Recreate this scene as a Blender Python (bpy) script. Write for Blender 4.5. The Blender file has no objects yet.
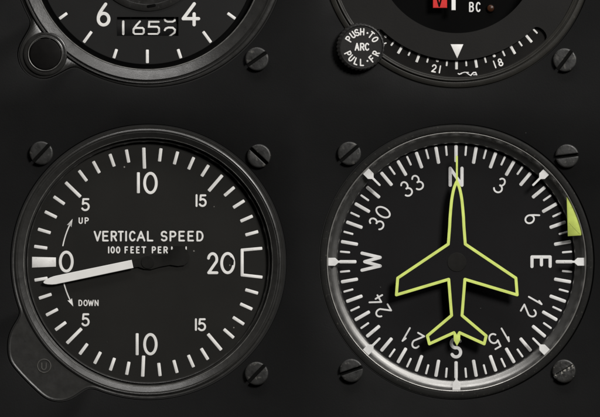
import bpy, bmesh, math, random
from mathutils import Vector

random.seed(7)
PI = math.pi
S = 0.00032            # metres per reference unit: a standard 83 mm instrument bezel is about 260 units across
R = math.radians

def W(x, y, h):
    """panel coordinates (x across, y down, h out of the panel) -> world metres; the panel stands upright facing -Y"""
    return Vector(((x - 300.0) * S, -h * S, (208.5 - y) * S))

# ------------------------------------------------------------------ camera, world, lamps, exposure
sc = bpy.context.scene
D = 2.0
cam = bpy.data.cameras.new('camera')
cam.sensor_width = 36.0
cam.lens = 36.0 * D / (600 * S)
cam.clip_start = 0.05
cam.clip_end = 50
camo = bpy.data.objects.new('camera', cam)
camo.location = (0, -D, 0)
camo.rotation_euler = (R(90), 0, 0)
sc.collection.objects.link(camo)
sc.camera = camo

world = bpy.data.worlds.new('World')
sc.world = world
world.use_nodes = True
bg = world.node_tree.nodes['Background']
bg.inputs[0].default_value = (1.0, 0.97, 0.93, 1)
bg.inputs[1].default_value = 0.018

def area(name, loc, target, sx, sy, power, col=(1, 1, 1)):
    l = bpy.data.lights.new(name, 'AREA')
    l.shape = 'RECTANGLE'
    l.size, l.size_y = sx, sy
    l.energy = power
    l.color = col
    o = bpy.data.objects.new(name, l)
    o.location = loc
    d = Vector(target) - Vector(loc)
    o.rotation_euler = d.to_track_quat('-Z', 'Y').to_euler()
    sc.collection.objects.link(o)
    return o

area('key_softbox', (0.52, -0.80, 0.52), (0.0, 0, 0), 0.27, 0.27, 12.9, (1.0, 0.98, 0.95))
area('top_strip', (0.0, -0.42, 1.20), (0, 0, 0.0), 1.1, 0.20, 8.5, (1.0, 0.98, 0.96))

sc.view_settings.view_transform = 'Standard'
sc.view_settings.look = 'None'
sc.view_settings.exposure = 0.0
sc.view_settings.gamma = 1.0

# ------------------------------------------------------------------ materials
def mat(name, col, rough=0.5, spec=0.3, metal=0.0, var=0.0, scale=60.0, bump=0.0, bscale=900.0,
        wear=None, wear_amt=0.0, wear_scale=250.0, wear_lo=0.6, specks=0.0, speck_col=(0.25, 0.24, 0.22), rvar=0.0):
    m = bpy.data.materials.new(name)
    m.use_nodes = True
    nt = m.node_tree
    b = nt.nodes['Principled BSDF']
    b.inputs['Base Color'].default_value = (*col, 1)
    b.inputs['Roughness'].default_value = rough
    b.inputs['Metallic'].default_value = metal
    b.inputs['Specular IOR Level'].default_value = spec
    tc_ = nt.nodes.new('ShaderNodeTexCoord')
    oi = nt.nodes.new('ShaderNodeObjectInfo')
    tc = nt.nodes.new('ShaderNodeVectorMath')       # every object takes its own piece of the pattern
    tc.operation = 'ADD'
    nt.links.new(tc_.outputs['Object'], tc.inputs[0])
    nt.links.new(oi.outputs['Random'], tc.inputs[1])
    def noise(sc_, det=4.0):
        n = nt.nodes.new('ShaderNodeTexNoise')
        n.inputs['Scale'].default_value = sc_
        n.inputs['Detail'].default_value = det
        nt.links.new(tc.outputs['Vector'], n.inputs['Vector'])
        return n
    def ramp(src, lo, hi):
        r = nt.nodes.new('ShaderNodeMapRange')
        r.inputs['From Min'].default_value = lo
        r.inputs['From Max'].default_value = hi
        r.clamp = True
        nt.links.new(src, r.inputs['Value'])
        return r.outputs['Result']
    def mix(fac, a, c):
        x = nt.nodes.new('ShaderNodeMix')
        x.data_type = 'RGBA'
        nt.links.new(fac, x.inputs[0])
        if isinstance(a, tuple): x.inputs[6].default_value = (*a, 1)
        else: nt.links.new(a, x.inputs[6])
        x.inputs[7].default_value = (*c, 1)
        return x.outputs[2]
    src = None
    if var:
        n = noise(scale)
        src = mix(ramp(n.outputs['Fac'], 0.3, 0.7), tuple(c * (1 - var) for c in col), tuple(c * (1 + var) for c in col))
    if wear_amt:
        n = noise(wear_scale, 6.0)
        f = ramp(n.outputs['Fac'], wear_lo, wear_lo + 0.12)
        mm = nt.nodes.new('ShaderNodeMath'); mm.operation = 'MULTIPLY'
        nt.links.new(f, mm.inputs[0]); mm.inputs[1].default_value = wear_amt
        src = mix(mm.outputs[0], src if src is not None else col, wear)
    if specks:
        v = nt.nodes.new('ShaderNodeTexVoronoi')
        v.inputs['Scale'].default_value = 170.0
        nt.links.new(tc.outputs['Vector'], v.inputs['Vector'])
        f = ramp(v.outputs['Distance'], 0.052, 0.03)
        n = noise(230.0, 2.0)
        g = ramp(n.outputs['Fac'], 1.0 - specks, 1.02 - specks)
        mm = nt.nodes.new('ShaderNodeMath'); mm.operation = 'MULTIPLY'
        nt.links.new(f, mm.inputs[0]); nt.links.new(g, mm.inputs[1])
        src = mix(mm.outputs[0], src if src is not None else col, speck_col)
    if src is not None:
        nt.links.new(src, b.inputs['Base Color'])
    if rvar:
        n = noise(scale * 1.7)
        r = nt.nodes.new('ShaderNodeMapRange')
        r.inputs['From Min'].default_value = 0.3; r.inputs['From Max'].default_value = 0.7
        r.inputs['To Min'].default_value = max(0.05, rough - rvar); r.inputs['To Max'].default_value = min(1, rough + rvar)
        nt.links.new(n.outputs['Fac'], r.inputs['Value'])
        nt.links.new(r.outputs['Result'], b.inputs['Roughness'])
    if bump:
        n = noise(bscale, 5.0)
        bp = nt.nodes.new('ShaderNodeBump')
        bp.inputs['Strength'].default_value = bump
        bp.inputs['Distance'].default_value = 0.0002
        nt.links.new(n.outputs['Fac'], bp.inputs['Height'])
        nt.links.new(bp.outputs['Normal'], b.inputs['Normal'])
    return m

M = {}
M['panel'] = mat('panel_black_paint', (0.0062, 0.0062, 0.0063), 0.60, 0.08, var=0.14, scale=45, bump=0.13, bscale=2300, rvar=0.08, specks=0.33, speck_col=(0.05, 0.05, 0.048))
M['bezel'] = mat('bezel_black_enamel', (0.0150, 0.0146, 0.0138), 0.32, 0.42, var=0.2, scale=160, bump=0.12, bscale=1500,
                 wear=(0.10, 0.098, 0.09), wear_amt=0.30, wear_scale=520, wear_lo=0.63, rvar=0.10)
M['worn_bezel'] = mat('worn_bezel_enamel', (0.022, 0.0215, 0.0205), 0.34, 0.6, var=0.15, scale=260, bump=0.12, bscale=1600,
                      wear=(0.008, 0.008, 0.008), wear_amt=0.5, wear_scale=420, wear_lo=0.60, rvar=0.05)
M['ring'] = mat('satin_black_ring', (0.024, 0.0235, 0.0222), 0.33, 0.6, var=0.15, scale=260, bump=0.10, bscale=1600,
                wear=(0.010, 0.010, 0.0095), wear_amt=0.5, wear_scale=380, wear_lo=0.60, rvar=0.05)
M['stamp'] = mat('rubbed_stamp', (0.055, 0.053, 0.048), 0.5, 0.4, var=0.4, scale=700)
M['olive_bezel'] = mat('faded_bezel_enamel', (0.017, 0.016, 0.0135), 0.52, 0.3, var=0.15, scale=160, bump=0.1, bscale=1500,
                       wear=(0.06, 0.055, 0.045), wear_amt=0.4, wear_scale=500, wear_lo=0.64, rvar=0.08)
M['plate'] = mat('grey_black_face_plate', (0.0118, 0.0113, 0.0108), 0.6, 0.1, var=0.10, scale=60, bump=0.10, bscale=1900, specks=0.42)
M['dial'] = mat('matt_black_dial', (0.0136, 0.0132, 0.0120), 0.65, 0.10, var=0.12, scale=50, specks=0.40, bump=0.05, bscale=1800)
M['dial_cool'] = mat('cool_black_dial', (0.0080, 0.0077, 0.0081), 0.65, 0.08, var=0.10, scale=50, specks=0.36, bump=0.05, bscale=1800)
M['black_knob'] = mat('black_knob_plastic', (0.0042, 0.0038, 0.0036), 0.45, 0.12, var=0.25, scale=300)
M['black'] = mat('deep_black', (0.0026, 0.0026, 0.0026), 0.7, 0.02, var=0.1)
M['gloss_black'] = mat('gloss_black_plastic', (0.006, 0.0055, 0.005), 0.3, 0.35, var=0.2, scale=200, specks=0.3)
M['white'] = mat('aged_white_paint', (0.73, 0.72, 0.70), 0.6, 0.2, var=0.07, scale=330, bump=0.08, bscale=2500, wear=(0.42, 0.41, 0.38), wear_amt=0.5, wear_scale=900, wear_lo=0.63)
M['white_dim'] = mat('aged_grey_white_paint', (0.66, 0.655, 0.645), 0.6, 0.2, var=0.08, scale=330, bump=0.08, bscale=2500, wear=(0.36, 0.35, 0.33), wear_amt=0.5, wear_scale=900, wear_lo=0.63)
M['needle'] = mat('needle_white_paint', (0.74, 0.73, 0.71), 0.55, 0.25, var=0.03, scale=300)
M['yellow'] = mat('pale_lime_paint', (0.60, 0.71, 0.17), 0.6, 0.15, var=0.08, scale=330, wear=(0.40, 0.46, 0.11), wear_amt=0.5, wear_scale=800, wear_lo=0.62)
M['flag_yellow'] = mat('lime_flag_paint', (0.42, 0.50, 0.105), 0.6, 0.2, var=0.14, scale=260, wear=(0.30, 0.34, 0.07), wear_amt=0.6, wear_scale=700, wear_lo=0.60)
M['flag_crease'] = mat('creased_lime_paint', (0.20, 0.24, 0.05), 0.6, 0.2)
M['red'] = mat('red_flag_paint', (0.56, 0.026, 0.024), 0.5, 0.3, var=0.08, scale=300)
M['cone'] = mat('satin_grey_ring', (0.265, 0.262, 0.255), 0.40, 0.5, metal=0.97, var=0.07, scale=200, bump=0.05, bscale=1600, rvar=0.03)
M['rim'] = mat('bright_rim_edge', (0.45, 0.44, 0.42), 0.35, 0.5, metal=0.7, var=0.25, scale=300)
M['screw'] = mat('black_oxide_screw', (0.0150, 0.0148, 0.0142), 0.45, 0.45, metal=0.0, var=0.2, scale=300, bump=0.2, bscale=1400,
                 wear=(0.10, 0.096, 0.085), wear_amt=0.6, wear_scale=620, wear_lo=0.60, rvar=0.12)
M['bare_screw'] = mat('scratched_screw', (0.0135, 0.013, 0.012), 0.42, 0.5, metal=0.0, var=0.3, scale=400, bump=0.35, bscale=1100,
                      wear=(0.32, 0.31, 0.28), wear_amt=0.6, wear_scale=800, wear_lo=0.62, rvar=0.12)
M['dial_grey'] = mat('neutral_black_dial', (0.0118, 0.0117, 0.0115), 0.62, 0.12, var=0.10, scale=50, specks=0.42, bump=0.05, bscale=1800)
M['hdg_bezel'] = mat('flat_black_bezel', (0.0085, 0.0083, 0.0076), 0.60, 0.15, var=0.2, scale=200, bump=0.1, bscale=1500,
                     wear=(0.07, 0.066, 0.055), wear_amt=0.55, wear_scale=1100, wear_lo=0.62, rvar=0.06)
M['tail'] = mat('flat_black_tail', (0.0110, 0.0107, 0.0099), 0.7, 0.05, var=0.3, scale=160)
M['edge'] = mat('worn_glint_metal', (0.16, 0.158, 0.15), 0.42, 0.5, metal=0.4, var=0.35, scale=500)  # worn edge metal, paler so the colour carries the edge glint
M['bare_slot'] = mat('scraped_slot_metal', (0.02, 0.02, 0.019), 0.5, 0.4, var=0.3, scale=400, bump=0.6, bscale=1300,
                     wear=(0.42, 0.40, 0.36), wear_amt=0.9, wear_scale=900, wear_lo=0.50)
M['slot_shade'] = mat('slot_shade_black', (0.004, 0.004, 0.0038), 0.8, 0.05, var=0.2)  # near-black slot floor: shade of the narrow slot put into the colour
M['drum'] = mat('counter_drum_black', (0.0105, 0.0104, 0.0105), 0.6, 0.12, var=0.1, scale=100)
M['knob'] = mat('knob_black_plastic', (0.0105, 0.0100, 0.0095), 0.50, 0.30, var=0.2, scale=220, bump=0.1, bscale=1600)
M['amber'] = mat('dark_amber_lens', (0.035, 0.012, 0.005), 0.35, 0.25, var=0.4, scale=500)

# ------------------------------------------------------------------ object helpers
def base_of(o):
    b = Vector((0, 0, 0))
    while o is not None:
        b += o.location
        o = o.parent
    return b

def obj(name, bm, m, parent=None, loc=None, smooth=35):
    me = bpy.data.meshes.new(name)
    off = base_of(parent) if parent is not None else (loc if loc is not None else Vector((0, 0, 0)))
    bmesh.ops.recalc_face_normals(bm, faces=bm.faces)
    for v in bm.verts:
        v.co -= off
    bm.to_mesh(me)
    bm.free()
    me.materials.append(M[m] if isinstance(m, str) else m)
    me.polygons.foreach_set('use_smooth', [True] * len(me.polygons))
    me.set_sharp_from_angle(angle=R(smooth))
    o = bpy.data.objects.new(name, me)
    sc.collection.objects.link(o)
    if parent is not None:
        o.parent = parent
    elif loc is not None:
        o.location = loc
    return o

def thing(name, loc, label, cat, group=None):
    o = bpy.data.objects.new(name, None)
    o.empty_display_size = 0.01
    o.location = loc
    sc.collection.objects.link(o)
    o['label'] = label
    o['category'] = cat
    if group: o['group'] = group
    return o

def lathe(bm, cx, cy, prof, n=256, a0=0.0, a1=2 * PI):
    """revolve (r, h) about the axis through (cx, cy) normal to the panel; each profile point may carry its own centre (r, h, cx, cy)"""
    full = abs(a1 - a0 - 2 * PI) < 1e-6
    cnt = n if full else n + 1
    rings = []
    for p in prof:
        r, h = p[0], p[1]
        ox, oy = (p[2], p[3]) if len(p) > 2 else (cx, cy)
        if r < 1e-6:
            rings.append([bm.verts.new(W(ox, oy, h))])
            continue
        rings.append([bm.verts.new(W(ox + r * math.cos(a0 + (a1 - a0) * i / n), oy + r * math.sin(a0 + (a1 - a0) * i / n), h)) for i in range(cnt)])
    for A, B in zip(rings, rings[1:]):
        m = n
        for i in range(m):
            j = (i + 1) % cnt
            if len(A) == 1 and len(B) == 1: continue
            if len(A) == 1: bm.faces.new((A[0], B[j], B[i]))
            elif len(B) == 1: bm.faces.new((A[i], A[j], B[0]))
            else: bm.faces.new((A[i], A[j], B[j], B[i]))
    return rings

def offset_loop(pts, o):
    """move a closed outline inwards by o (mitred)"""
    n = len(pts)
    area_ = sum(pts[i][0] * pts[(i + 1) % n][1] - pts[(i + 1) % n][0] * pts[i][1] for i in range(n))
    s = 1.0 if area_ > 0 else -1.0
    out = []
    for i in range(n):
        p0, p1, p2 = Vector(pts[i - 1]), Vector(pts[i]), Vector(pts[(i + 1) % n])
        d0, d1 = (p1 - p0), (p2 - p1)
        if d0.length < 1e-9: d0 = d1
        if d1.length < 1e-9: d1 = d0
        d0, d1 = d0.normalized(), d1.normalized()
        n0, n1 = Vector((-d0.y, d0.x)) * s, Vector((-d1.y, d1.x)) * s
        m = n0 + n1
        if m.length < 1e-6: m = n0
        m.normalize()
        k = max(0.35, m.dot(n0))
        q = p1 + m * (o / k)
        out.append((q.x, q.y))
    return out

def loft(bm, pts, steps, cap=True):
    """stack inset copies of an outline: steps = [(inset, h), ...], top face capped"""
    loops = []
    for o, h in steps:
        q = offset_loop(pts, o) if o else pts
        loops.append([bm.verts.new(W(x, y, h)) for x, y in q])
    n = len(pts)
    for A, B in zip(loops, loops[1:]):
        for i in range(n):
            j = (i + 1) % n
            bm.faces.new((A[i], A[j], B[j], B[i]))
    if cap:
        bm.faces.new(loops[-1])
    return loops

def circle(cx, cy, r, n=64):
    return [(cx + r * math.cos(2 * PI * i / n), cy + r * math.sin(2 * PI * i / n)) for i in range(n)]

def rrect_bar(p0, p1, w, cr, seg=3):
    """outline of a bar from p0 to p1, width w, corners rounded by cr"""
    a, b = Vector(p0), Vector(p1)
    d = (b - a); L = d.length; d.normalize(); nn = Vector((-d.y, d.x))
    cr = min(cr, w * 0.499, L * 0.499)
    out = []
    for (u, v, s0) in ((L - cr, w / 2 - cr, 0), (cr, w / 2 - cr, 90), (cr, -w / 2 + cr, 180), (L - cr, -w / 2 + cr, 270)):
        for k in range(seg + 1):
            t = R(s0 + 90.0 * k / seg)
            p = a + d * (u + cr * math.cos(t)) + nn * (v + cr * math.sin(t))
            out.append((p.x, p.y))
    return out

def bar(bm, p0, p1, w, h, th=0.3, cr=0.7):
    loft(bm, rrect_bar(p0, p1, w, cr), [(0, h - 0.02), (0, h + th * 0.6), (min(0.25, w * 0.15), h + th)])

def stroke(bm, pts, w, h, th=0.32, closed=False, hs=None):
    """painted stroke with round ends, domed a little like thick enamel; hs = optional base height per point"""
    P = [Vector(p) for p in pts]
    Q = [P[0]]
    for p in P[1:]:
        if (p - Q[-1]).length > 1e-4: Q.append(p)
    P = Q
    if closed and (P[0] - P[-1]).length < 1e-4: P.pop()
    if not hs:
        m0 = len(P)
        def turn(i):
            a, b = P[i] - P[i - 1], P[(i + 1) % m0] - P[i]
            return a.angle(b, 0.0)
        cuts = [i for i in (range(m0) if closed else range(1, m0 - 1)) if turn(i) > R(50)]
        if cuts:
            if closed:
                seq = [P[(cuts[0] + k) % m0] for k in range(m0)] + [P[cuts[0]]]
                cuts = [(c - cuts[0]) for c in cuts[1:]]
            else:
                seq = P
            b = [0] + cuts + [len(seq) - 1]
            for u, v in zip(b, b[1:]):
                stroke(bm, [tuple(p) for p in seq[u:v + 1]], w, h, th)
            return
    n = len(P)
    th = th * random.uniform(0.93, 1.07)
    lev = [(1.0, -0.1), (0.92, 0.85), (0.6, 0.98), (0.0, 1.0)]
    hw = w / 2
    rows = []
    hh = hs if hs else [h] * n
    for i in range(n):
        if closed:
            d0, d1 = (P[i] - P[i - 1]).normalized(), (P[(i + 1) % n] - P[i]).normalized()
        else:
            d0 = (P[i] - P[i - 1]).normalized() if i else (P[1] - P[0]).normalized()
            d1 = (P[i + 1] - P[i]).normalized() if i < n - 1 else d0
        n0, n1 = Vector((-d0.y, d0.x)), Vector((-d1.y, d1.x))
        m = n0 + n1
        m = m.normalized() if m.length > 1e-6 else n0
        k = max(0.5, m.dot(n0))
        off = m * (hw / k)
        L = [bm.verts.new(W(*(P[i] + off * t), hh[i] + th * z)) for t, z in lev]
        Rr = [bm.verts.new(W(*(P[i] - off * t), hh[i] + th * z)) for t, z in lev[:-1]]
        rows.append(L + Rr[::-1])
    m_ = len(rows[0])
    pairs = list(zip(rows, rows[1:])) + ([(rows[-1], rows[0])] if closed else [])
    for A, B in pairs:
        for i in range(m_ - 1):
            bm.faces.new((A[i], A[i + 1], B[i + 1], B[i]))
    if not closed:
        for end in (0, -1):
            row = rows[end]
            p = P[end]
            d = (P[0] - P[1]).normalized() if end == 0 else (P[-1] - P[-2]).normalized()
            nn = Vector((-d.y, d.x))
            if end == 0: nn = -nn
            # row goes L(+n of forward dir) -> R ; arcs bulging along d
            fwd = Vector((-(-d).y, (-d).x)) if end == 0 else Vector((-d.y, d.x))
            K = 6
            ridge = row[3]
            arcs = []
            for li in range(3):
                t, z = lev[li]
                a = [row[li]]
                for k in range(1, K):
                    an = PI * k / K
                    q = p + fwd * (hw * t * math.cos(an)) + d * (hw * t * math.sin(an))
                    a.append(bm.verts.new(W(q.x, q.y, hh[end] + th * z)))
                a.append(row[m_ - 1 - li])
                arcs.append(a)
            for li in range(2):
                A, B = arcs[li], arcs[li + 1]
                for k in range(K):
                    bm.faces.new((A[k], A[k + 1], B[k + 1], B[k]))
            for k in range(K):
                bm.faces.new((arcs[2][k], arcs[2][k + 1], ridge))

# ------------------------------------------------------------------ engraved single-stroke lettering, unit box, y up
def arc(cx, cy, rx, ry, a0, a1, n=14):
    return [(cx + rx * math.cos(R(a0 + (a1 - a0) * i / n)), cy + ry * math.sin(R(a0 + (a1 - a0) * i / n))) for i in range(n + 1)]
OVAL = arc(.5, .5, .5, .5, 90, 450, 36)[:-1]
G = {
 '0': [('c', OVAL)],
 '1': [[(.5, 0), (.5, 1)]],
 '1f': [[(.12, .74), (.62, 1), (.62, 0)]],
 '2': [arc(.5, .71, .46, .29, 170, -25, 16) + [(.06, .0), (.98, .0)]],
 '3': [arc(.46, .75, .40, .25, 150, -85, 16), arc(.46, .26, .52, .26, 88, -155, 18)],
 '4': [[(.72, 1), (.0, .29), (1, .29)], [(.71, .52), (.71, 0)]],
 '5': [[(.92, 1), (.16, 1), (.08, .56)] + arc(.45, .32, .53, .32, 130, -150, 18)],
 '6': [[(.68, 1), (.30, .68), (.08, .46)] , ('c', arc(.5, .30, .5, .30, 90, 450, 28)[:-1])],
 '7': [[(0, 1), (1, 1), (.35, 0)]],
 '8': [('c', arc(.5, .75, .40, .25, 90, 450, 22)[:-1]), ('c', arc(.5, .26, .5, .26, 90, 450, 24)[:-1])],
 '9': [[(.32, 0), (.70, .32), (.92, .54)], ('c', arc(.5, .70, .5, .30, 90, 450, 28)[:-1])],
 'A': [[(0, 0), (.5, 1), (1, 0)], [(.19, .33), (.81, .33)]],
 'B': [[(.02, 0), (.02, 1), (.5, 1)] + arc(.5, .77, .42, .23, 90, -90, 10) + [(.02, .54)], [(.5, .54)] + arc(.5, .27, .46, .27, 90, -90, 10) + [(.02, 0)]],
 'C': [arc(.52, .5, .52, .5, 42, 318, 26)],
 'D': [('c', [(.02, 0), (.02, 1), (.42, 1)] + arc(.42, .5, .56, .5, 80, -80, 16) + [(.42, 0)])],
 'E': [[(.96, 1), (.03, 1), (.03, 0), (.98, 0)], [(.03, .52), (.82, .52)]],
 'F': [[(.96, 1), (.05, 1), (.05, 0)], [(.05, .50), (.82, .50)]],
 'H': [[(.03, 0), (.03, 1)], [(.97, 0), (.97, 1)], [(.03, .5), (.97, .5)]],
 'I': [[(.5, 0), (.5, 1)]],
 'L': [[(.05, 1), (.05, 0), (.97, 0)]],
 'M': [[(0, 0), (0, 1), (.5, .25), (1, 1), (1, 0)]],
 'N': [[(.02, 0), (.02, 1), (.98, 0), (.98, 1)]],
 'O': [('c', OVAL)],
 'P': [[(.04, 0), (.04, 1), (.55, 1)] + arc(.55, .73, .43, .27, 80, -80, 10) + [(.55, .46), (.04, .46)]],
 'R': [[(.04, 0), (.04, 1), (.55, 1)] + arc(.55, .74, .42, .26, 80, -80, 10) + [(.55, .48), (.04, .48)], [(.5, .48), (.98, 0)]],
 'S': [arc(.5, .74, .46, .26, 28, 255, 16) + arc(.5, .25, .48, .25, 80, -150, 18)],
 'T': [[(0, 1), (1, 1)], [(.5, 1), (.5, 0)]],
 'U': [[(.03, 1), (.03, .32)] + arc(.5, .32, .47, .32, 180, 360, 14) + [(.97, 1)]],
 'V': [[(0, 1), (.5, 0), (1, 1)]],
 'W': [[(0, 1), (.25, 0), (.5, .85), (.75, 0), (1, 1)]],
}

def glyph(bm, ch, cx, cy, wid, hei, w, h, ang=0.0, th=0.32, slant=0.0, hfun=None, clip=None):
    """draw a glyph centred at (cx, cy), outer size wid x hei, turned clockwise by ang degrees"""
    iw, ih = max(wid - w, 0.0), max(hei - w, 0.01)
    ca, sa = math.cos(R(ang)), math.sin(R(ang))
    for s in G[ch]:
        closed = isinstance(s, tuple) and s[0] == 'c'
        pts = s[1] if closed else s
        out = []
        for (u, v) in pts:
            lx, ly = (u - .5) * iw + slant * (v - .5) * ih, -(v - .5) * ih
            out.append((cx + lx * ca - ly * sa, cy + lx * sa + ly * ca))
        stroke(bm, out, w, h, th, closed, [hfun(x, y) for x, y in out] if hfun else None)

def box_glyph(bm, ch, x0, x1, y0, y1, w, h, **k):
    glyph(bm, ch, (x0 + x1) / 2, (y0 + y1) / 2, x1 - x0, y1 - y0, w, h, **k)

def pol(cx, cy, r, deg):
    """clock angle: 0 = up, clockwise"""
    return (cx + r * math.sin(R(deg)), cy - r * math.cos(R(deg)))

def catmull(pts, n=5):
    out = []
    for i in range(len(pts) - 1):
        p0, p1, p2, p3 = pts[max(i - 1, 0)], pts[i], pts[i + 1], pts[min(i + 2, len(pts) - 1)]
        for k in range(n):
            t = k / n
            out.append(tuple(0.5 * (2 * p1[j] + (p2[j] - p0[j]) * t + (2 * p0[j] - 5 * p1[j] + 4 * p2[j] - p3[j]) * t * t
                                    + (3 * p1[j] - p0[j] - 3 * p2[j] + p3[j]) * t ** 3) for j in range(2)))
    out.append(pts[-1])
    return out

NA = 360
def polar_outline(c, rfun):
    return [(c[0] + rfun(2 * PI * i / NA) * math.cos(2 * PI * i / NA), c[1] + rfun(2 * PI * i / NA) * math.sin(2 * PI * i / NA)) for i in range(NA)]

# outlines of the four instruments (each is a circle, two of them with a lobe for the adjusting knob)
ALT, VSI, CRS, HDG = (148.8, -48.5), (148.2, 262.2), (457.0, -48.0), (456.5, 261.9)

def alt_r(a):
    d = (math.cos(a), math.sin(a))
    best = 0
    for i in range(0, 360):
        r = 120 + i * 0.2
        x, y = ALT[0] + r * d[0], ALT[1] + r * d[1]
        s1 = math.hypot(x - ALT[0], y - ALT[1]) - 135.6
        s2 = math.hypot(x - 43.8, y - 53.8) - 25.2
        k = 16.0
        hh = max(k - abs(s1 - s2), 0) / k
        if min(s1, s2) - hh * hh * k / 4 <= 0: best = r
    return best

lobe = catmull([(20.5, 312.0), (20.8, 315.5), (17.6, 321.5), (12.6, 329), (9.6, 337), (8.6, 345), (9.0, 354.6), (12.2, 363.5), (22.8, 376), (34.8, 388), (44.4, 396.4),
                (52, 400), (62.3, 400.8), (70, 398.6), (76, 395.4), (81.5, 390.4), (87.5, 387.6), (95, 388), (104.8, 391.8)], 6)
lobe_pol = sorted((math.atan2(y - VSI[1], x - VSI[0]) % (2 * PI), math.hypot(x - VSI[0], y - VSI[1])) for x, y in lobe)
def vsi_r(a):
    a %= 2 * PI
    if a <= lobe_pol[0][0] or a >= lobe_pol[-1][0]: return 136.4
    for (a0, r0), (a1, r1) in zip(lobe_pol, lobe_pol[1:]):
        if a0 <= a <= a1:
            t = (a - a0) / max(a1 - a0, 1e-9)
            return max(136.4, r0 + (r1 - r0) * t)
    return 136.4

def smooth_loop(vals, it=3):
    for _ in range(it):
        vals = [(vals[i - 1] + 2 * vals[i] + vals[(i + 1) % len(vals)]) / 4 for i in range(len(vals))]
    return vals
_ar = smooth_loop([alt_r(2 * PI * i / NA) for i in range(NA)])
_vr = smooth_loop([vsi_r(2 * PI * i / NA) for i in range(NA)], 2)
alt_out = [(ALT[0] + _ar[i] * math.cos(2 * PI * i / NA), ALT[1] + _ar[i] * math.sin(2 * PI * i / NA)) for i in range(NA)]
vsi_out = [(VSI[0] + _vr[i] * math.cos(2 * PI * i / NA), VSI[1] + _vr[i] * math.sin(2 * PI * i / NA)) for i in range(NA)]
crs_out = circle(*CRS, 136.0, NA)
hdg_out = circle(*HDG, 136.9, NA)

# ------------------------------------------------------------------ the panel: one sheet with four cut-outs
def panel_mesh():
    """each gauge has its own cell of the sheet: the front face runs from the cut-out to the cell edge, the cut-out has a rounded lip"""
    bm = bmesh.new()
    X0, X1, X2, Y0, Y1, Y2 = -170, 302, 770, -240, 106, 560
    for outl, c, o0, (xa, xb, ya, yb) in ((alt_out, ALT, -1.7, (X0, X1, Y0, Y1)), (vsi_out, VSI, -1.6, (X0, X1, Y1, Y2)),
                                         (crs_out, CRS, -0.8, (X1, X2, Y0, Y1)), (hdg_out, HDG, -0.9, (X1, X2, Y1, Y2))):
        hole = offset_loop(outl, o0)
        n = len(hole)
        loops = []
        for o, h in ((0, -22), (0, -1.2), (-0.08, -0.6), (-0.35, -0.2), (-0.9, 0)):
            q = offset_loop(hole, o) if o else hole
            loops.append([bm.verts.new(W(x, y, h)) for x, y in q])
        edge = []
        for x, y in hole:
            dx, dy = x - c[0], y - c[1]
            t = min((xb - c[0]) / dx if dx > 1e-9 else 1e9, (xa - c[0]) / dx if dx < -1e-9 else 1e9,
                    (yb - c[1]) / dy if dy > 1e-9 else 1e9, (ya - c[1]) / dy if dy < -1e-9 else 1e9)
            edge.append([c[0] + dx * t, c[1] + dy * t])
        for cx, cy in ((xa, ya), (xa, yb), (xb, ya), (xb, yb)):
            k = min(range(n), key=lambda i: math.hypot(edge[i][0] - cx, edge[i][1] - cy))
            edge[k] = [cx, cy]
        loops.append([bm.verts.new(W(x, y, 0)) for x, y in edge])
        for A, B in zip(loops, loops[1:]):
            for i in range(n):
                j = (i + 1) % n
                bm.faces.new((A[i], A[j], B[j], B[i]))
    bmesh.ops.remove_doubles(bm, verts=bm.verts, dist=1e-6)
    return bm

pn = obj('instrument_panel', panel_mesh(), 'panel', None, W(300, 208.5, 0), 30)
pn['kind'] = 'structure'
pn['label'] = 'flat matt black metal instrument panel holding four round gauges'

# ------------------------------------------------------------------ bezel = lobed flange + turned ring, one mesh
def bezel_mesh(outline, oc, flange, c, ring_prof, inner_r):
    """flange: [(inset, h), ...] round the outline, then joined to the circle (inner_r) about c, then the turned profile"""
    bm = bmesh.new()
    loops = []
    for o, h in flange:
        q = offset_loop(outline, o) if o else outline
        loops.append([bm.verts.new(W(x, y, h)) for x, y in q])
    n = len(outline)
    def circ(r, h, cc):
        return [bm.verts.new(W(cc[0] + r * math.cos(2 * PI * i / n), cc[1] + r * math.sin(2 * PI * i / n), h)) for i in range(n)]
    loops.append(circ(inner_r, flange[-1][1], c))
    for p in ring_prof:
        loops.append(circ(p[0], p[1], (p[2], p[3]) if len(p) > 2 else c))
    for A, B in zip(loops, loops[1:]):
        for i in range(n):
            j = (i + 1) % n
            bm.faces.new((A[i], A[j], B[j], B[i]))
    return bm

# ================================================================== ALTIMETER (upper left of the four)
alt = thing('altimeter', W(ALT[0], ALT[1], 0), 'altimeter with worn ring, four-drum counter window reading 1652 and a black corner knob', 'altimeter')
AD = (147.0, -45.8)      # dial centre
AR = (147.3, -47.2)      # ring centre
bz = obj('bezel', bezel_mesh(alt_out, ALT,
        [(0, -14), (0, -3.2), (0.5, -1.6), (1.8, -0.9)], AR,
        [(131.4, -1.2), (131.0, 0.6), (130.2, 1.2), (129.4, 0.6), (128.9, -0.8), (128.2, -1.2), (127.6, 0.2), (126.8, 0.9),
         (117.6, -4.6), (116.7, -5.2), (116.2, -6.2), (115.8, -15.0)], 131.8), 'worn_bezel', alt, smooth=40)
bm = bmesh.new()
lathe(bm, *AR, [(117.3, -4.75), (116.9, -4.45), (116.4, -4.9), (116.1, -5.6)], 256)
obj('worn_glint_edge', bm, 'edge', bz)  # pale ring painting the glint on the worn inner edge
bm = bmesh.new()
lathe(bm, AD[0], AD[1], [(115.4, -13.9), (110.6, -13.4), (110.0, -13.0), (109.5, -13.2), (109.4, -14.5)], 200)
obj('dial_shade_ring', bm, 'black', alt)  # black ring paints the shade between dial and bezel wall
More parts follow.
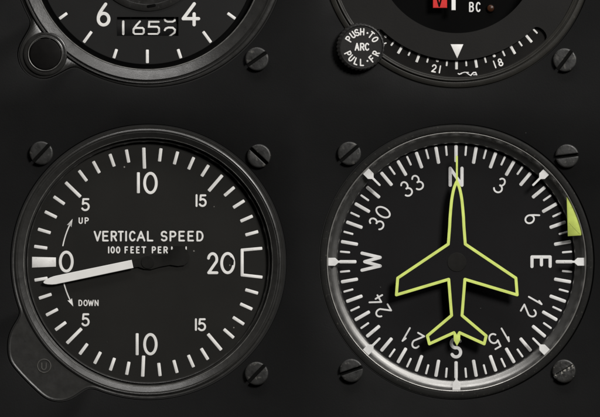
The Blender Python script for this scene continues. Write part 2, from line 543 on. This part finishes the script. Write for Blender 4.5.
# collar round the adjusting knob
bm = bmesh.new()
lathe(bm, 45.3, 53.8, [(22.2, -1.2), (21.6, 0.6), (20.2, 1.2), (18.6, 1.0), (17.6, 1.6), (16.9, 1.6), (16.4, 0.6), (16.4, -2.0)], 96)
obj('knob_collar', bm, 'bezel', alt)
bm = bmesh.new()
lathe(bm, 45.5, 53.9, [(16.0, -3.0), (15.8, 0.6), (15.3, 1.2), (14.4, 1.4), (0, 1.4)], 96)
kn = obj('adjusting_knob', bm, 'black_knob', alt, smooth=20)
bm = bmesh.new()
lathe(bm, 45.3, 53.8, [(17.1, 1.55), (16.9, 1.85), (16.6, 1.75), (16.4, 1.2)], 96)
obj('worn_glint_edge', bm, 'edge', alt)  # pale ring painting the highlight round the collar opening

def dial_with_window(c, r, win, h, depth):
    """dial disc with a rectangular opening"""
    bm = bmesh.new()
    cpts = circle(c[0], c[1], r, 200)
    x0, y0, x1, y1 = win
    wpts = [(x0, y0), (x1, y0), (x1, y1), (x0, y1)]
    cv = [bm.verts.new(W(x, y, h)) for x, y in cpts]
    wv = [bm.verts.new(W(x, y, h)) for x, y in wpts]
    es = [bm.edges.new((cv[i], cv[(i + 1) % 200])) for i in range(200)] + [bm.edges.new((wv[i], wv[(i + 1) % 4])) for i in range(4)]
    bmesh.ops.triangle_fill(bm, edges=es, use_beauty=True, normal=(0, -1, 0))
    bv = [bm.verts.new(W(x, y, h - depth)) for x, y in wpts]
    for i in range(4):
        j = (i + 1) % 4
        bm.faces.new((wv[i], wv[j], bv[j], bv[i]))
    return bm
AH = -14.0
WIN = (116.2, 16.4, 178.2, 35.4)
dial = obj('dial', dial_with_window(AD, 113.0, WIN, AH, 2.6), 'dial_grey', alt, smooth=25)
bm = bmesh.new()
for k in range(20):
    a = k * 18
    if k % 2 == 0: bar(bm, pol(*AD, 95.0, a), pol(*AD, 108.6, a), 2.9, AH)
    else: bar(bm, pol(*AD, 99.4, a), pol(*AD, 109.0, a), 2.9, AH)
obj('tick_scale', bm, 'white', dial)
for k in range(10):
    if k in (5,): continue
    x, y = pol(*AD, 74.5, k * 36)
    if k == 6: x, y, w_, h_ = 103.0, 14.2, 13.8, 24.0
    elif k == 4: x, y, w_, h_ = 190.6, 13.8, 18.8, 24.4
    else: w_, h_ = 14, 24
    bm = bmesh.new()
    if k == 6:
        rr = 3.3
        ccx, ccy, rx, ry = 103.1, 18.7, 5.3, 5.8
        stroke(bm, [(ccx + rx * math.cos(2 * PI * i / 32), ccy + ry * math.sin(2 * PI * i / 32)) for i in range(32)], rr, AH, closed=True)
        stroke(bm, catmull([(105.2, 3.6), (102.4, 7.6), (99.4, 12.2), (98.0, 16.0), (97.8, 18.6)], 4), rr, AH)
    else:
        glyph(bm, str(k), x, y, w_, h_, 3.4, AH)
    obj('numeral', bm, 'white', dial)
# raised centre disc with its fine bright edge and a slot
bm = bmesh.new()
lathe(bm, AD[0], AD[1], [(56.6, AH - 0.2), (56.4, AH + 0.9), (55.8, AH + 1.2), (50, AH + 1.0), (49.4, AH + 0.2), (0, AH + 0.2)], 160)
obj('centre_disc', bm, 'bezel', alt)
bm = bmesh.new()
bar(bm, (146.5, 6.2), (155.5, 4.6), 3.0, AH + 1.0, 0.3, 1.2)
obj('disc_slot', bm, 'black', alt)
# pointer hand, turned up and away from the counter
bm = bmesh.new()
loft(bm, [(144.5, -38), (149.5, -38), (149.8, -120), (147, -132), (144.2, -120)], [(0, AH + 4), (0, AH + 5), (0.4, AH + 5.4)])
lathe(bm, AD[0], AD[1], [(9, AH + 1), (9, AH + 6.4), (8, AH + 7), (0, AH + 7)], 48)
obj('pointer', bm, 'needle', alt)
# counter drums behind the window: real curved drums, figures follow the curve
DR = 17.0
DY = 26.0
DH = AH - 2.8
def drum_h(x, y):
    t = max(-0.98, min(0.98, (y - DY) / DR))
    return DH - DR + DR * math.sqrt(1 - t * t)
def drum(x0, x1):
    bm = bmesh.new()
    rows = []
    for k in range(25):
        t = R(-75 + 150 * k / 24)
        y, h = DY + DR * math.sin(t), DH - DR + DR * math.cos(t)
        rows.append([bm.verts.new(W(x0, y, h - 0.15)), bm.verts.new(W(x0 + 0.15, y, h)), bm.verts.new(W(x1 - 0.15, y, h)), bm.verts.new(W(x1, y, h - 0.15))])
    for A, B in zip(rows, rows[1:]):
        for i in range(3): bm.faces.new((A[i], A[i + 1], B[i + 1], B[i]))
    return bm
def dense(pts, closed=False):
    out = []
    q = pts + [pts[0]] if closed else pts
    for a, b in zip(q, q[1:]):
        m = max(1, int(math.hypot(b[0] - a[0], b[1] - a[1]) / 1.2))
        out += [(a[0] + (b[0] - a[0]) * k / m, a[1] + (b[1] - a[1]) * k / m) for k in range(m)]
    if not closed: out.append(pts[-1])
    return out
figs = {
 0: [([(122.7, 20.9), (122.7, 33.3)], False)],
 1: [([(139.5, 20.8), (136.0, 24.6), (133.2, 28.4)], False),
     ([(134.6, 27.4), (142.0, 27.4), (143.3, 28.6), (143.3, 32.0), (142.0, 33.2), (134.4, 33.2), (133.0, 32.0), (133.0, 28.8)], True)],
 2: [([(158.2, 21.2), (148.8, 21.2), (148.4, 26.2), (156.8, 26.2), (158.6, 27.8), (158.6, 31.6), (157.0, 33.2), (148.2, 33.2)], False)],
 3: [([(164.2, 18.4), (164.9, 20.2), (167.2, 21.2), (172.2, 21.2), (174.4, 20.0), (174.6, 16.6), (174.0, 14.5), (170.5, 13.2)], False),
     ([(164.4, 29.6), (165.4, 28.0), (168.0, 27.0), (172.4, 27.2), (174.6, 29.2), (174.2, 32.0), (169.6, 35.0), (165.4, 38.0), (175.5, 38.6)], False)],
}
for k, (x0, x1) in enumerate(((116.4, 130.2), (130.3, 145.6), (145.7, 161.2), (161.3, 178.1))):
    dr = obj('counter_drum', drum(x0, x1), 'drum', alt)
    bm = bmesh.new()
    for pts, cl in figs[k]:
        pts = dense(pts, cl)
        stroke(bm, pts, 2.0 if k else 2.4, 0, 0.25, cl, [drum_h(*p) for p in pts])
    obj('figure', bm, 'white', dr)

# ================================================================== VERTICAL SPEED INDICATOR
vs = thing('vertical_speed_indicator', W(VSI[0], VSI[1], 0), 'vertical speed indicator with white needle resting just below 0 on a black dial', 'vertical speed indicator')
VD = (147.4, 262.3)
VR = (147.9, 262.3)
bz = obj('bezel', bezel_mesh(vsi_out, VSI,
        [(0, -14), (0, -1.4), (0.5, -0.7), (0.9, -0.8), (1.9, -1.22), (2.05, -1.25), (2.3, -1.26)], VR,
        [(134.0, -2.6), (133.9, -1.9), (133.45, -0.8), (132.2, 0.1), (131.8, 0.2), (131.2, -0.25), (130.8, -1.0), (130.3, -0.9),
         (129.9, -0.9), (125.6, -3.7), (124.8, -4.3), (124.2, -5.0), (123.9, -9.0), (122.4, -10.0), (121.9, -8.4), (121.4, -7.9), (120.9, -8.3), (120.3, -9.4), (120.1, -13.5)], 134.0), 'ring', vs, smooth=30)
bm = bmesh.new()
lathe(bm, *VR, [(124.95, -4.25), (124.7, -4.0), (124.3, -4.4), (124.05, -5.2)], 256)
obj('worn_glint_edge', bm, 'edge', bz)  # pale ring painting the highlight along the band's inner edge
# small embossed inspection mark on the lobe
bm = bmesh.new()
stroke(bm, circle(44.0, 366.0, 6.6, 40), 1.1, -1.3, 0.5, True)
stroke(bm, [(41.6, 363.2), (41.6, 367.4)] + [(43.8 - 2.2 * math.cos(R(a)), 367.4 + 2.4 * math.sin(R(a))) for a in range(20, 180, 20)] + [(46.0, 367.4), (46.0, 363.2)], 1.3, -1.3, 0.4)
obj('embossed_stamp', bm, 'stamp', bz)
VH = -13.0
bm = bmesh.new()
lathe(bm, VD[0], VD[1], [(121.5, VH - 1), (121.5, VH), (0, VH)], 200)
dial = obj('dial', bm, 'dial', vs)
bm = bmesh.new()
up = [(39.0, 247.2), (43.5, 231.0), (50.0, 214.4), (58.4, 200.2), (72.4, 189.4), (82.1, 175.3), (95.7, 166.7), (111.5, 159.6), (127.1, 155.4), (143.8, 158.0),
      (160.0, 154.2), (175.9, 157.2), (191.2, 162.7), (205.2, 170.2), (215.5, 182.9), (229.7, 191.0), (239.0, 203.9), (246.6, 218.6), (252.2, 233.2)]
dn = [(39.6, 279.5), (44.0, 296.7), (51.0, 312.7), (59.6, 326.8), (73.6, 336.4), (82.7, 349.9), (96.8, 358.8), (111.8, 365.2), (127.4, 369.0), (142.8, 366.8),
      (159.1, 369.8), (175.3, 367.3), (190.9, 361.9), (204.6, 354.7), (214.0, 341.8), (228.6, 333.8), (238.6, 321.2), (246.4, 306.9), (251.9, 291.8)]
for i, p in enumerate(up + dn):
    k = i % 19 + 1
    a = math.degrees(math.atan2(p[0] - VD[0], -(p[1] - VD[1])))
    r0, r1 = (101.6, 114.9)
    if k % 5 == 0: r0 = 93.8
    bar(bm, pol(*VD, r0, a), pol(*VD, r1, a), 3.15 if k % 5 else 3.3, VH)
# zero block and the open bracket at 20
loft(bm, [(31.5, 257.0), (31.5, 267.7), (55.4, 266.8), (55.4, 257.6)], [(0, VH - 0.02), (0, VH + 0.2), (0.2, VH + 0.3)])
bar(bm, (240.7, 250.3), (262.2, 248.4), 3.0, VH)
bar(bm, (240.7, 275.0), (262.4, 277.4), 3.0, VH)
bar(bm, (242.0, 249.6), (242.0, 276.0), 3.0, VH, 0.34, 0.3)
obj('tick_scale', bm, 'white', dial)
for chars in (
    [('1', 136.5, 139.5, 172.2, 193.2), ('0', 142.8, 157.4, 171.8, 194.2)],
    [('1', 135.3, 138.3, 333.6, 355.6), ('0', 142.8, 157.3, 333.4, 355.8)],
    [('2', 206.4, 218.4, 252.4, 274.4), ('0', 220.0, 235.0, 252.2, 274.4)],
    [('0', 58.3, 73.2, 250.8, 272.8)]):
    bm = bmesh.new()
    for ch, x0, x1, y0, y1 in chars:
        if ch == '1': bar(bm, ((x0 + x1) / 2, y0), ((x0 + x1) / 2, y1), 2.9, VH)
        else: box_glyph(bm, ch, x0, x1, y0, y1, 2.9, VH)
    obj('numeral', bm, 'white', dial)
for chars in (
    [('5', 80.8, 89.4, 198.2, 211.2)], [('5', 81.0, 89.3, 313.6, 326.8)],
    [('1', 195.2, 197.4, 194.2, 207.0), ('5', 198.6, 206.6, 194.4, 207.0)],
    [('1', 194.6, 196.7, 318.6, 331.2), ('5', 197.6, 206.0, 318.6, 331.6)]):
    bm = bmesh.new()
    for ch, x0, x1, y0, y1 in chars: box_glyph(bm, ch, x0, x1, y0, y1, 2.0, VH)
    obj('numeral', bm, 'white', dial)
bm = bmesh.new()
for ch, x0, x1 in (('V', 93.2, 100.8), ('E', 101.6, 108.4), ('R', 110.0, 116.8), ('T', 117.4, 123.4), ('I', 124.8, 126.6), ('C', 128.6, 135.6), ('A', 136.2, 145.0), ('L', 146.3, 153.2),
                   ('S', 160.2, 167.3), ('P', 169.0, 176.2), ('E', 178.0, 184.8), ('E', 187.0, 193.8), ('D', 196.0, 203.4)):
    box_glyph(bm, ch, x0, x1, 230.9, 241.6, 1.8, VH, th=0.25)
for ch, x0, x1 in (('1', 107.6, 108.9), ('0', 110.1, 114.5), ('0', 115.5, 119.9), ('F', 124.0, 127.8), ('E', 129.9, 133.7), ('E', 135.6, 139.4), ('T', 141.0, 145.8),
                   ('P', 151.3, 155.7), ('E', 157.3, 161.3), ('R', 163.0, 167.6), ('M', 170.8, 176.2), ('I', 178.4, 179.8), ('N', 182.0, 186.6)):
    box_glyph(bm, ch, x0, x1, 246.5, 253.6, 1.35, VH, th=0.25)
for ch, x0, x1 in (('U', 78.0, 82.4), ('P', 84.0, 88.4)):
    box_glyph(bm, ch, x0, x1, 217.4, 224.0, 1.2, VH, th=0.25)
for ch, x0, x1 in (('D', 77.9, 82.0), ('O', 82.9, 87.3), ('W', 87.5, 93.3), ('N', 94.0, 98.2)):
    box_glyph(bm, ch, x0, x1, 300.0, 306.4, 1.1, VH, th=0.25)
obj('legend', bm, 'white', dial)
for a0, a1, sgn in ((259.3, 296.5, 1), (280.5 - 14.2, 0, -1)):
    bm = bmesh.new()
    if sgn > 0: angs = [281.0 + (296.0 - 281.0) * k / 10 for k in range(11)]
    else: angs = [256.2 - (256.2 - 243.2) * k / 10 for k in range(11)]
    pts = [pol(*VD, 86.6, a) for a in angs]
    stroke(bm, pts, 1.25, VH, 0.25)
    t = Vector(pts[-1]); d = (t - Vector(pts[-2])).normalized(); nn = Vector((-d.y, d.x))
    tip = t + d * 6.0
    tri = [tuple(tip), tuple(t - d * 2.0 + nn * 2.5), tuple(t - d * 0.8), tuple(t - d * 2.0 - nn * 2.5)]
    loft(bm, tri, [(0, VH - 0.02), (0, VH + 0.26), (0.1, VH + 0.33)])
    obj('direction_arrow', bm, 'white', dial)
bm = bmesh.new()
stroke(bm, [(231.2, 258.2), (233.0, 260.8), (232.6, 264.6)], 1.7, VH + 0.25, 0.2)
obj('paint_chip', bm, 'tail', dial)
# needle: white blade, black boss and black counterweight that covers the last word
NH = VH + 3.6
ax = Vector((43.0, 282.8)); hub = Vector(VD)
d = (Vector((132.0, 264.1)) - ax).normalized(); nn = Vector((-d.y, d.x))
def nd(u, v): p = ax + d * u + nn * v; return (p.x, p.y)
bm = bmesh.new()
half = [(0, 0.5), (1.4, 1.6), (4, 2.7), (8, 3.7), (12, 4.2), (40, 4.25), (91.2, 4.15)]
loft(bm, [nd(u, v) for u, v in half] + [nd(u, -v) for u, v in half[::-1]], [(0, NH - 0.6), (0, NH + 0.4), (0.3, NH + 0.7)])
ptr = obj('needle', bm, 'needle', vs)
bm = bmesh.new()
pad = [(131.4, 260.3), (140, 257.6), (150, 254.8), (160, 254.6), (167.6, 254.8), (169.0, 253.0), (169.8, 249.8), (172.6, 249.5), (173.6, 246.0), (184.4, 245.8), (185.2, 249.2), (188.0, 250.6), (189.6, 256), (188.0, 262.5), (184, 265.6), (178, 266.4), (170, 265.2), (160, 267.0), (151, 269.6), (144, 269.2), (138, 267.2), (133.0, 268.0)]
loft(bm, pad, [(0, NH - 2.4), (0, NH - 1.9), (0.3, NH - 1.7)])
obj('counterweight', bm, 'tail', ptr, smooth=15)
bm = bmesh.new()
lathe(bm, hub.x, hub.y, [(6.6, VH), (6.6, NH - 1.4), (6.2, NH - 1.1), (0, NH - 1.1)], 48)
obj('hub', bm, 'tail', ptr)

# ================================================================== COURSE INDICATOR (upper right)
ci = thing('course_indicator', W(CRS[0], CRS[1], 0), 'course indicator with a red flag, white triangle index and PUSH-TO ARC PULL-FR knob', 'course indicator')
bm_ = bezel_mesh(crs_out, CRS, [(0, -14), (0, -1.6), (0.5, -0.3), (1.2, 0.2), (4.2, 0.9)], CRS,
        [(131.0, 1.0), (130.4, 0.6), (130.0, -0.8), (129.4, -0.9), (129.0, 0.9), (128.4, 1.2), (127.6, 1.0), (127.2, 0.3), (126.8, 0.2), (126.2, 0.6), (125.6, 0.4), (125.3, -0.4), (125.2, -7.5)], 131.6)
obj('bezel', bm_, 'olive_bezel', ci, smooth=40)
# face plate with a big round opening and a curved window over the card
def crs_plate():
    bm = bmesh.new()
    h = -1.6
    A0, A1 = 224.0, 134.5        # window spans these clock angles through the bottom
    outer = circle(*CRS, 125.4, 200)
    inner = circle(*CRS, 81.0, 160)
    win = []
    for k in range(61): win.append(pol(*CRS, 124.6, A1 + (A0 - A1) * k / 60))
    for k in range(1, 8):
        t = PI * k / 8
        rr, cc = 8.3, 116.3
        p = Vector(pol(*CRS, cc + rr * math.cos(t), A0)); tn = Vector((-math.cos(R(A0)), -math.sin(R(A0)))) * -1
        p += Vector((math.cos(R(A0)), math.sin(R(A0)))) * (rr * math.sin(t) * 0.6)
        win.append((p.x, p.y))
    for k in range(61): win.append(pol(*CRS, 108.0, A0 + (A1 - A0) * k / 60))
    for k in range(1, 8):
        t = PI * k / 8
        rr, cc = 8.3, 116.3
        p = Vector(pol(*CRS, cc - rr * math.cos(t), A1)) - Vector((math.cos(R(A1)), math.sin(R(A1)))) * (rr * math.sin(t) * 0.6)
        win.append((p.x, p.y))
    es = []; walls = []
    for pts in (outer, inner, win):
        v = [bm.verts.new(W(x, y, h)) for x, y in pts]
        es += [bm.edges.new((v[i], v[(i + 1) % len(v)])) for i in range(len(v))]
        if pts is not outer: walls.append((pts, v))
    bmesh.ops.triangle_fill(bm, edges=es, use_beauty=True, normal=(0, -1, 0))
    for pts, v in walls:
        dep = -27 if pts is inner else -5.2
        b = [bm.verts.new(W(x, y, dep)) for x, y in pts]
        for i in range(len(v)):
            j = (i + 1) % len(v)
            bm.faces.new((v[i], v[j], b[j], b[i]))
    return bm
fp = obj('face_plate', crs_plate(), 'plate', ci, smooth=25)
bm = bmesh.new()
loft(bm, [(450.6, 44.2), (463.4, 44.2), (457.2, 58.2)], [(0, -1.62), (0, -1.3), (0.25, -1.15)])
obj('triangle_index', bm, 'white', fp)
CH = -5.4
bm = bmesh.new()
lathe(bm, *CRS, [(125.0, CH - 1), (125.0, CH), (88, CH), (88, CH - 1)], 200)
card = obj('compass_card', bm, 'gloss_black', ci)
bm = bmesh.new()
for k in range(72):
    a = 180.2 - 5 * k
    n_ = k % 6
    if n_ == 4:
        p0, p1 = pol(*CRS, 108.9, a), pol(*CRS, 111.6, a)
        bar(bm, p0, p1, 2.9, CH, 0.3, 1.2)
    elif n_ % 2 == 0: bar(bm, pol(*CRS, 108.2, a), pol(*CRS, 117.2, a), 2.6, CH, 0.3, 0.5)
    else: bar(bm, pol(*CRS, 108.4, a), pol(*CRS, 114.4, a), 1.7, CH, 0.3, 0.5)
obj('tick_scale', bm, 'white', card)
for k, txt in ((2, '18'), (8, '21')):
    pass
for ang, txt in ((159.9, '18'), (129.9, '15'), (189.9, '21'), (219.9, '24')):
    bm = bmesh.new()
    rot = ang - 180
    cx, cy = pol(*CRS, 118.4 if txt != '24' else 118.6, ang)
    # figures stand upright along the bottom arc
    ca, sa = math.cos(R(rot)), math.sin(R(rot))
    for ch, ox, wd in ((txt[0], -2.6 if txt[0] == '2' else -3.1, 5.2), (txt[1], 3.0 if txt[1] != '1' else 3.4, 5.0)):
        glyph(bm, ch, cx + ox * ca, cy + ox * sa, wd, 8.2, 1.35, CH, rot, th=0.25)
    obj('numeral', bm, 'white', card)
# flaked remains of lettering on the lower edge of the card
bm = bmesh.new()
for pts, w_ in (([(458.2, 73.6), (459.4, 74.2), (461.6, 73.4)], 1.2), ([(461.0, 73.2), (464.5, 72.2), (468.5, 72.4)], 0.9), ([(466.5, 72.6), (468.8, 74.4), (470.4, 75.4)], 1.0),
                ([(470.8, 75.4), (473.2, 72.6), (475.6, 72.4), (476.6, 74.8)], 1.3), ([(473.4, 74.8), (476.8, 74.6)], 0.9)):
    stroke(bm, pts, w_, 0.55, 0.2)
obj('flaked_lettering', bm, 'white_dim', ci)
# recessed middle: backing disc, deviation bar, flag, mode letters, lamp
bm = bmesh.new()
lathe(bm, *CRS, [(86, -26), (0, -26)], 120)
bk = obj('backing_disc', bm, 'black', ci)
bm = bmesh.new()
for ch, x0, x1 in (('B', 469.6, 474.8), ('C', 476.4, 481.6)):
    box_glyph(bm, ch, x0, x1, 1.0, 11.2, 1.5, -26, th=0.25)
obj('legend', bm, 'white_dim', bk)
bm = bmesh.new()
loft(bm, [(451.7, -96), (455.9, -96), (455.9, 9.8), (451.7, 9.8)], [(0, -12), (0, -11.3), (0.3, -11)])
obj('deviation_bar', bm, 'needle', ci)
bm = bmesh.new()
loft(bm, [(433.2, -8.0), (447.4, -8.0), (447.4, 7.4), (433.2, 7.4)], [(0, -17), (0, -15.6), (0.4, -15.2)])
fl = obj('warning_flag', bm, 'red', ci)
bm = bmesh.new()
glyph(bm, 'V', 439.6, 0.0, 7.6, 13.0, 1.7, -15.2, th=0.2)
obj('letter', bm, 'black', fl)
bm = bmesh.new()
lathe(bm, 491.4, 7.4, [(4.4, -26), (4.4, -24.6), (3.6, -24.0)], 32)
lamp = obj('lamp_ring', bm, 'black', ci)
bm = bmesh.new()
lathe(bm, 491.4, 7.4, [(3.7, -24.8), (3.2, -23.6), (1.8, -22.8), (0, -22.6)], 32)
obj('amber_lens', bm, 'amber', lamp)
# knurled course knob with curved lettering
KC, KF = (360.2, 47.0), (361.4, 47.0)
bm = bmesh.new()
NK = 216
def knurl(r, amp): return [(r + amp * (1 if math.cos(2 * PI * i / NK * 36) > 0.2 else -1)) for i in range(NK)]
rings = []
for (r, h, amp, c) in ((24.0, -1.0, 0, KC), (24.0, 2, 0.0, KC), (23.9, 2.6, 0.35, KC), (23.4, 8.6, 0.35, KC), (22.6, 9.6, 0.2, KF), (21.4, 10.0, 0, KF), (20.9, 9.6, 0, KF), (20.7, 9.0, 0, KF)):
    rr = knurl(r, amp)
    rings.append([bm.verts.new(W(c[0] + rr[i] * math.cos(2 * PI * i / NK), c[1] + rr[i] * math.sin(2 * PI * i / NK), h)) for i in range(NK)])
for A, B in zip(rings, rings[1:]):
    for i in range(NK):
        j = (i + 1) % NK
        bm.faces.new((A[i], A[j], B[j], B[i]))
bm.faces.new(rings[-1])
kb = obj('course_knob', bm, 'knob', ci, smooth=30)
KT = (361.8, 47.2); kh = 9.0
bm = bmesh.new()
for ch, a in (('P', -58), ('U', -37), ('S', -19), ('H', 1.0), ('T', 37.5), ('O', 60)):
    x, y = pol(*KT, 15.2, a); glyph(bm, ch, x, y, 4.7, 7.4, 1.35, kh, a, th=0.25)
for ch, a in (('P', 244), ('U', 223), ('L', 201), ('L', 180), ('F', 139.5), ('R', 114.5)):
    x, y = pol(*KT, 15.4, a); glyph(bm, ch, x, y, 4.5, 7.4, 1.35, kh, a - 180, th=0.25)
for ch, x in (('A', 356.9), ('R', 362.1), ('C', 367.0)):
    glyph(bm, ch, x, 47.0, 4.9, 8.0, 1.45, kh, 0, th=0.25)
for a in (21.5, 158.5):
    x, y = pol(*KT, 15.0, a)
    loft(bm, circle(x, y, 0.95, 16), [(0, kh - 0.02), (0, kh + 0.2), (0.2, kh + 0.28)])
obj('knob_lettering', bm, 'white', kb)

# ================================================================== HEADING INDICATOR (lower right)
hi = thing('heading_indicator', W(HDG[0], HDG[1], 0), 'heading indicator whose compass card lies behind a lime outlined aircraft pointing to N', 'heading indicator')
HC = (456.4, 261.9)
bm_ = bezel_mesh(hdg_out, HDG, [(0, -14), (0, -0.3), (0.3, 0.2), (0.6, 0.35), (3.0, 0.4)], HC,
        [(131.0, 0.35), (130.4, 0.1), (129.9, -0.8)], 132.4)
obj('bezel', bm_, 'hdg_bezel', hi, smooth=40)
bm = bmesh.new()
lathe(bm, *HC, [(129.9, -1.6), (129.8, -0.1), (129.4, 0.3), (129.0, 0.1), (128.6, -0.6)], 256)
obj('rim', bm, 'rim', hi)
HH = -15.0
bm = bmesh.new()
lathe(bm, *HC, [(128.7, -0.8), (127.7, -3.0), (126.7, -5.0), (125.4, -6.4), (123.2, -7.8), (120.6, -9.3), (119.6, -10.0), (119.0, -11.2), (118.7, HH - 1)], 256)
obj('reflector_ring', bm, 'cone', hi, smooth=60)
bm = bmesh.new()
lathe(bm, *HC, [(118.9, HH - 1), (118.9, HH), (0, HH)], 200)
dial = obj('compass_card', bm, 'dial_cool', hi)
bm = bmesh.new()
for k in range(72):
    a = 5 * k
    if k % 2 == 0: bar(bm, pol(*HC, 99.8, a), pol(*HC, 117.1, a), 3.3, HH, 0.3, 1.2)
    elif a % 45: bar(bm, pol(*HC, 106.6, a), pol(*HC, 116.8, a), 2.0, HH, 0.3, 0.8)
obj('tick_scale', bm, 'white_dim', dial)
for ang, txt in ((0, 'N'), (90, 'E'), (180, 'S'), (270, 'W')):
    bm = bmesh.new()
    x, y = pol(*HC, 85.2 if txt != 'S' else 86.4, ang)
    wd = {'N': 15.6, 'E': 13.4, 'S': 13.2, 'W': 20.4}[txt]
    glyph(bm, txt, x, y, wd, 21.5 if txt != 'N' else 20.4, 3.3, HH, ang)
    obj('letter', bm, 'white_dim', dial)
for ang, txt in ((30, '3'), (60, '6'), (120, '12'), (150, '15'), (210, '21'), (240, '24'), (300, '30'), (330, '33')):
    bm = bmesh.new()
    cx, cy = pol(*HC, 88.2, ang)
    ca, sa = math.cos(R(ang)), math.sin(R(ang))
    place = [(txt, 0)] if len(txt) == 1 else [(txt[0], -6.4), (txt[1], 6.4)]
    for ch, ox in place:
        g = '1f' if ch == '1' else ch
        wd = 9.6 if ch not in '01' else (10.6 if ch == '0' else 5.0)
        glyph(bm, g, cx + ox * ca, cy + ox * sa, wd, 16.6, 1.75, HH, ang, th=0.25)
    obj('numeral', bm, 'white_dim', dial)
# lubber pointers on the rim (the one at N is missing, a plain black lug)
def lubber(a, stem_in):
    c = Vector(HC); u = Vector((math.sin(R(a)), -math.cos(R(a)))); v = Vector((-u.y, u.x))
    prof = [(129.3, 4.0), (121.2, 4.0), (118.2, 1.15), (stem_in + 0.8, 1.1), (stem_in, 0.4)]
    pts = [tuple(c + u * r + v * w_) for r, w_ in prof] + [tuple(c + u * r - v * w_) for r, w_ in prof[::-1]]
    bm = bmesh.new()
    loft(bm, pts, [(0, -3.6), (0, -2.6), (0.25, -2.3)])
    return bm
for a in (45, 90, 135, 180, 225, 270, 315):
    obj('lubber_pointer', lubber(a, 107.6 if a % 90 else 108), 'white_dim', hi)
# lime flag tucked under the rim
bm = bmesh.new()
fl_pts = [(566.6, 195.8), (567.9, 236.2), (581.2, 235.4), (581.6, 231.0), (578.8, 221.5), (574.8, 211.0), (570.6, 202.4)]
loft(bm, fl_pts, [(0, -2.0), (0, -1.3), (0.3, -1.1)])
fg = obj('side_flag', bm, 'flag_yellow', hi)
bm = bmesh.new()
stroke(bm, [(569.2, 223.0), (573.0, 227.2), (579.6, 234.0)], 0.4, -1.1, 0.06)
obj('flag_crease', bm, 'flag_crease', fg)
# miniature aircraft: thin black plate with a raised lime outline, carried on a centre post
right = catmull([(456.9, 181.6), (459.6, 188.4), (461.6, 198.0), (462.7, 208.0), (463.7, 220.0)], 5)[:-1] + [(463.9, 226.0), (465.3, 244.2), (515.9, 278.2), (517.2, 295.0), (464.9, 279.4), (462.0, 315.6), (486.2, 336.0), (484.2, 344.0), (459.6, 332.8)]
plane = right + [(456.9, 338.0)] + [(913.6 - x, y) for x, y in right[::-1][:-1]]
PH = 1.0 - 3.0
bm = bmesh.new()
loft(bm, plane, [(0, PH - 1.0), (0, PH)])
# underside
pl = obj('aircraft_symbol', bm, 'dial_cool', hi)
bm = bmesh.new()
stroke(bm, plane, 3.0, PH, 0.2, True)
stroke(bm, [(456.9, 182.5), (456.9, 156.5)], 2.0, PH, 0.25)
loft(bm, [(453.6, 333.6), (457, 336.4), (460.4, 333.6), (460.2, 340.4), (457, 346.0), (453.8, 340.4)], [(0, PH - 0.1), (0, PH + 0.24), (0.2, PH + 0.29)])
obj('outline', bm, 'yellow', pl)
bm = bmesh.new()
lathe(bm, 456.8, 262.2, [(7.5, HH), (7.5, PH - 1.0)], 48)
lathe(bm, 456.8, 262.2, [(9.6, PH - 0.1), (9.5, PH + 0.25), (9.2, PH + 0.4), (8.4, PH + 0.4), (0, PH + 0.4)], 64)
obj('centre_boss', bm, 'tail', pl, smooth=20)

# ================================================================== panel screws
def screw_mesh(seed, fl=0.4):
    """slotted pan head: two halves with a milled slot between them, round the origin of the panel coordinates"""
    rnd = random.Random(seed)
    bm = bmesh.new()
    r, sw = 11.8, 1.7
    for s in (1, -1):
        loops = []
        for o, q, h in ((0, 0, -0.6), (0, 0, 3.5), (0.25, 0.0, 3.95), (0.6, 0.05, 4.25), (1.0, 0.25, 4.45), (2.0, 0.5, 4.55)):
            rr, y0 = r - o, sw + q
            b0 = math.asin(y0 / rr)
            loops.append([bm.verts.new(W(300 + rr * math.cos(b0 + (PI - 2 * b0) * k / 40), 208.5 + s * rr * math.sin(b0 + (PI - 2 * b0) * k / 40), h)) for k in range(41)])
        for A, B in zip(loops, loops[1:]):
            for i in range(41):
                j = (i + 1) % 41
                bm.faces.new((A[i], A[j], B[j], B[i]))
        bm.faces.new(loops[-1])
    before = set(bm.faces)
    lathe(bm, 300, 208.5, [(11.7, -0.6), (11.7, fl), (0, fl)], 64)
    for f in bm.faces:
        if f not in before: f.material_index = 1
    return bm
screw_lib = {}
for x, y, ang, m, lab in (
    (257.0, 59.0, 35, 'screw', 'slotted black screw just under the altimeter ring, nearest the digit 4'),
    (564.7, 60.0, 53, 'screw', 'slotted black screw under the course indicator ring, slot standing steeply'),
    (41.4, 153.1, 47, 'screw', 'slotted black screw beside the vertical speed ring, nearest the 5 above UP'),
    (259.0, 156.0, -43, 'screw', 'black screw near the upper 15 of the vertical speed dial, slot tilted like a backslash'),
    (256.6, 373.6, 46, 'screw', 'slotted black screw beside the vertical speed ring, nearest the lower 15'),
    (349.4, 153.5, 41, 'screw', 'slotted black screw at the corner of the heading indicator nearest the 33'),
    (567.0, 156.0, 7, 'screw', 'black screw with nearly level slot, above the lime flag of the heading indicator'),
    (351.4, 370.6, 19, 'screw', 'black screw with gently tilted slot beside the heading indicator, nearest the 21'),
    (564.0, 371.2, 30, 'bare_screw', 'scratched screw with bright bare metal in its slot, near 15 on the heading indicator')):
    if m not in screw_lib:
        o = obj('panel_screw', screw_mesh(3, 0.4 if m == 'screw' else 2.6), m, None, W(300, 208.5, 0), 28)
        o.data.materials.append(M['slot_shade' if m == 'screw' else 'bare_slot'])  # ordinary screws get slot shade as colour, the scratched one bare metal
        screw_lib[m] = o
    else:
        o = screw_lib[m].copy()
        sc.collection.objects.link(o)
    o.location = W(x, y, 0)
    o.rotation_euler = (0, -R(ang), 0)
    o['label'] = lab
    o['category'] = 'screw'
    o['group'] = 'slotted screws holding the gauges in the panel'
